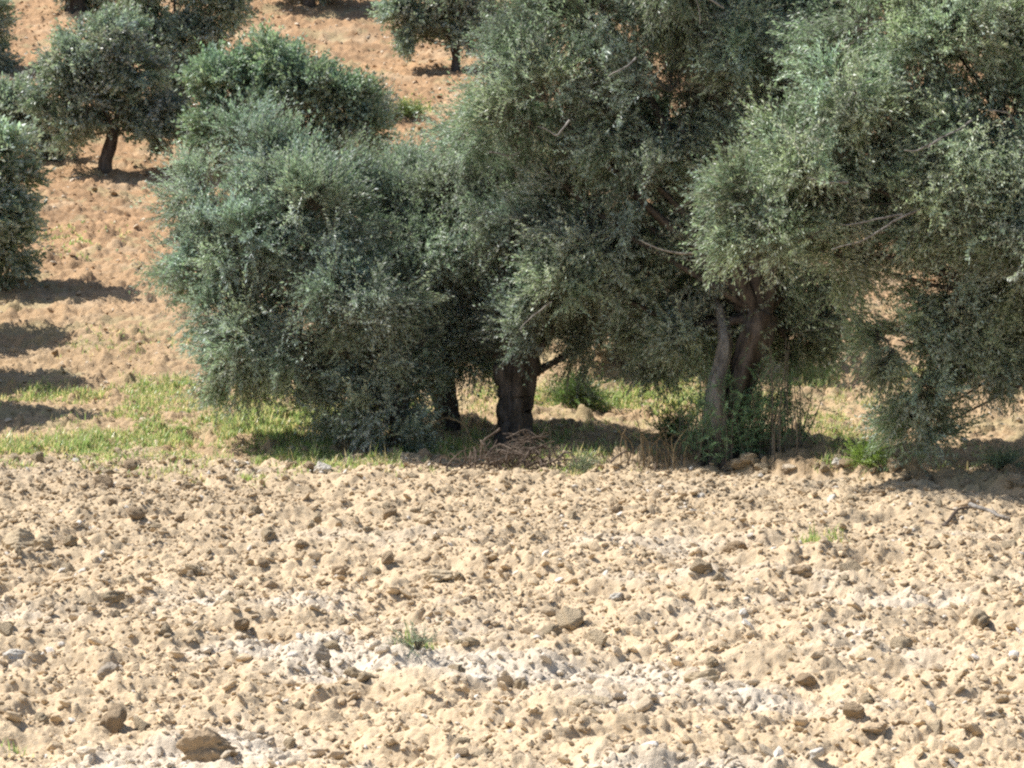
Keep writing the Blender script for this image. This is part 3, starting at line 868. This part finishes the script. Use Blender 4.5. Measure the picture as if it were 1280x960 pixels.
# one tuft -> several blades
nb = 5
X = np.repeat(GP[:, 0], nb) + rng.normal(0, .03, len(GP) * nb); Yg = np.repeat(GP[:, 1], nb) + rng.normal(0, .03, len(GP) * nb)
Zg = ground_z(X, Yg) - .01
H = rng.uniform(.03, .11, len(X)) * np.repeat(rng.uniform(.5, 1.0, len(GP)) + 1.1 * (rng.random(len(GP)) < .04), nb) * (.5 + fbm(X * 1.7, Yg * 1.7, 210, 2))
az = rng.uniform(0, 2 * pi, len(X)); lean = rng.uniform(.15, .9, len(X)) * H
wd = rng.uniform(.004, .008, len(X)) * (1 + (Yg > 40) * 1.5)
b0 = np.stack([X, Yg, Zg], -1); dirv = np.stack([np.cos(az), np.sin(az), 0 * az], -1); sv = np.stack([-np.sin(az), np.cos(az), 0 * az], -1)
v0 = b0 - sv * wd[:, None]; v1 = b0 + sv * wd[:, None]
mid = b0 + dirv * (lean * .35)[:, None] + np.array([0, 0, 1]) * (H * .6)[:, None]
v2 = mid + sv * (wd * .75)[:, None]; v3 = mid - sv * (wd * .75)[:, None]
tip = b0 + dirv * lean[:, None] + np.array([0, 0, 1]) * H[:, None]
n = len(X)
Vg = np.stack([v0, v1, v2, v3, tip], 1).reshape(-1, 3)
i = np.arange(n)[:, None] * 5
Fq = i + np.array([[0, 1, 2, 3]]); Ft = i + np.array([[3, 2, 4]])
dry = (rng.random(n) < .35)
col = np.where(dry[:, None], np.array([[2.3, 1.45, 2.3]]), np.array([[1, 1, 1.]])) * rng.uniform(.75, 1.35, (n, 1))
col = col * np.array([1.0, 1.0, 1.0])
o = mesh_obj('grass', Vg, [Fq, Ft], M_GRASS, cols=np.repeat(col, 5, 0))
tag(o, 'short fresh green grass in patches along the foot of the slope', 'grass', kind='stuff')
print('GRASS', n)

# ------------------------------------------------------------------ weeds and shrubs
def weed(px, py, wpx, hpx, mat, label, seed, n=60, size=.6, name='weed', cat='weed', tint=(1, 1, 1)):
    r = np.random.default_rng(seed)
    hx, hy = hit(px, py); x, y = float(hx[0]), float(hy[0]); m = y / FPX
    base = np.array([x, y, float(ground_z(x, y)) - .01])
    root = empty(name, tuple(base)); tag(root, label, cat)
    Wm, Hm = wpx * m / 2, hpx * m
    g = Geo(); P, D, S = [], [], []
    for k in range(n):
        a = r.uniform(0, 2 * pi); q = r.random() ** .6
        h = Hm * (1 - .55 * q * q) * r.uniform(.7, 1.05)
        tip = base + np.array([cos(a) * q * Wm, sin(a) * q * Wm * .8, h])
        g.tube(curve([base, base + (tip - base) * np.array([.4, .4, .6]), tip], 5), np.linspace(.005, .002, 5), 3)
        for t in r.uniform(.25, .95, 3):
            P.append(base + (tip - base) * t); D.append((tip - base) / Hm + r.normal(0, .5, 3)); S.append(size * r.uniform(.6, 1.2))
    spray_mesh('foliage', np.array(P), np.array(D), np.array(S), np.repeat(np.array([tint], float), len(P), 0) * r.uniform(.8, 1.2, (len(P), 1)), root, base, r, mats=[mat, M_TWIG])
    g.build('stems', M_TWIG, root, base)
    return root

weed(466, 146, 44, 24, M_PALELEAF, 'pale silvery shrub on the orange slope right of the bushy dark olive', 401, 90, 1.3, 'shrub', 'shrub', (1.3, 1.3, 1.3))
weed(512, 146, 34, 16, M_GREENLEAF, 'low bright green weed right of the pale silvery shrub', 402, 60, .7, tint=(1.9, 1.8, 1.3))
weed(1085, 585, 36, 24, M_GREENLEAF, 'bright green weed left of the drooping branch', 404, 60, .5, tint=(2.2, 2.2, 1.2))
weed(522, 836, 34, 26, M_PALELEAF, 'small sparse grey-green weed alone in the middle of the ploughed field', 405, 12, .35, tint=(.75, .85, .68))
weed(720, 512, 50, 30, M_GREENLEAF, 'dark green bush behind and right of the stout trunk', 406, 90, .8, 'shrub', 'shrub', (1.2, 1.3, 1.1))
weed(842, 560, 42, 36, M_GREENLEAF, 'tall thin weedy shrub left of the split trunk', 407, 45, .7, 'shrub', 'shrub', (1.3, 1.4, 1.1))
weed(1250, 590, 50, 20, M_PALELEAF, 'low grey-green weed near the right edge below the overhanging leaves', 408, 40, .5, tint=(.7, .85, .65))
weed(455, 560, 50, 22, M_GREENLEAF, 'leafy green weed in the shade left of the slim trunk', 409, 60, .5, tint=(1.9, 2.0, 1.2))
weed(730, 598, 24, 28, M_PALELEAF, 'upright pale weed at the field edge right of the brush heap', 410, 20, .4, tint=(.8, .9, .65))
weed(410, 545, 60, 20, M_PALELEAF, 'pale green weed on the grass strip under the left crown', 411, 50, .45, tint=(.8, .95, .6))

# dry stalks left of trunk A
rng = np.random.default_rng(71)
hx, hy = hit([830], [585]); base = np.array([float(hx[0]), float(hy[0]), float(ground_z(hx, hy)[0])])
g = Geo()
for k in range(36):
    x0 = base[0] + rng.normal(0, .26); y0 = base[1] + rng.normal(0, .2); z0 = float(ground_base(x0, y0)); h = rng.uniform(.2, .65)
    g.tube(curve([[x0, y0, z0], [x0 + rng.normal(0, .05), y0, z0 + h * .6], [x0 + rng.normal(0, .18), y0 + rng.normal(0, .1), z0 + h]], 6), np.linspace(.006, .003, 6), 4)
o = g.build('dry_stalks', M_STRAW, None, base); o.location = base
tag(o, 'clump of thin dry straw-coloured stalks left of the split trunk', 'dry stalks')

# brush heap
hx, hy = hit([648], [592]); base = np.array([float(hx[0]), float(hy[0]), float(ground_base(hx, hy)[0])])
g = Geo(); m = base[1] / FPX
for k in range(230):
    u = rng.normal(0, .42); v = rng.normal(0, .22)
    hgt = .36 * math.exp(-((u + .1) / .40) ** 2) * (1 + .5 * sin(u * 9))
    c = base + np.array([u, v, rng.uniform(0, 1) * hgt + .07])
    L = rng.uniform(.15, .55); a = rng.uniform(0, pi); e = rng.normal(0, .55)
    d = np.array([cos(a) * cos(e), sin(a) * cos(e) * .6, sin(e)]) * L / 2
    s_ = c - d; e_ = c + d
    s_[2] = max(s_[2], base[2]); e_[2] = max(e_[2], base[2])
    r0 = .004 + .014 * rng.random() ** 2.5
    g.tube(curve([s_, c + rng.normal(0, .11, 3), e_], 9, k, .025), np.linspace(r0, r0 * .35, 9), 5)
o = g.build('brush_heap', M_DRY, None, base); o.location = base
tag(o, 'heap of brown dead twigs and roots at the foot of the stout trunk', 'brush heap')

def branch(name, pts, r0, mat, label, seed, sidetw=4, cat='dead branch'):
    r = np.random.default_rng(seed)
    g = Geo(); P = [np.array(q) for q in pts]
    c = curve(P, 16, seed, .012); g.tube(c, np.linspace(r0, r0 * .45, 16), 7, .2, seed)
    for k in range(sidetw):
        i0 = int(r.integers(3, 13)); d = r.normal(0, 1, 3); d[2] = abs(d[2]) * .3; d /= np.linalg.norm(d); L = r.uniform(.12, .3)
        g.tube(curve([c[i0], c[i0] + d * L * .5, c[i0] + d * L + [0, 0, .02]], 6), np.linspace(r0 * .5, r0 * .2, 6), 5)
    o = g.build(name, mat, None, P[0]); o.location = P[0]
    tag(o, label, cat)

def gp(px, py, up=.02):
    x, y = hit([px], [py]); return [float(x[0]), float(y[0]), float(ground_z(x, y)[0]) + up]
a, b, c, d = gp(1158, 656, .03), gp(1178, 664, .04), gp(1200, 650, .06), gp(1216, 645, .05)
branch('fallen_branch', [a, b, c, d], .022, M_DRY, 'crooked dead branch lying on the field below the bank at right', 3, 3)
a, b, c = gp(1212, 648, .05), gp(1238, 652, .07), gp(1262, 660, .03)
branch('fallen_branch', [a, b, c], .024, M_PALEBARK, 'pale bleached branch lying beside the crooked one at the right edge', 4, 2)
q = at(548, 530, 26.7)
b0_ = gp(592, 572, .02)
branch('fallen_branch', [b0_, [b0_[0] - .08, b0_[1], b0_[2] + .28], [b0_[0] - .28, b0_[1], b0_[2] + .38], [b0_[0] - .45, b0_[1], b0_[2] + .30]], .014, M_STRAW, 'thin arched dead branch over the green mound left of the brush heap', 5, 4)
b0_ = gp(650, 584, .05)
branch('fallen_branch', [b0_, [b0_[0] + .02, b0_[1] - .1, b0_[2] + .30], [b0_[0] - .2, b0_[1] - .1, b0_[2] + .32]], .02, M_DRY, 'short bent reddish root sticking out of the brush heap', 6, 2)
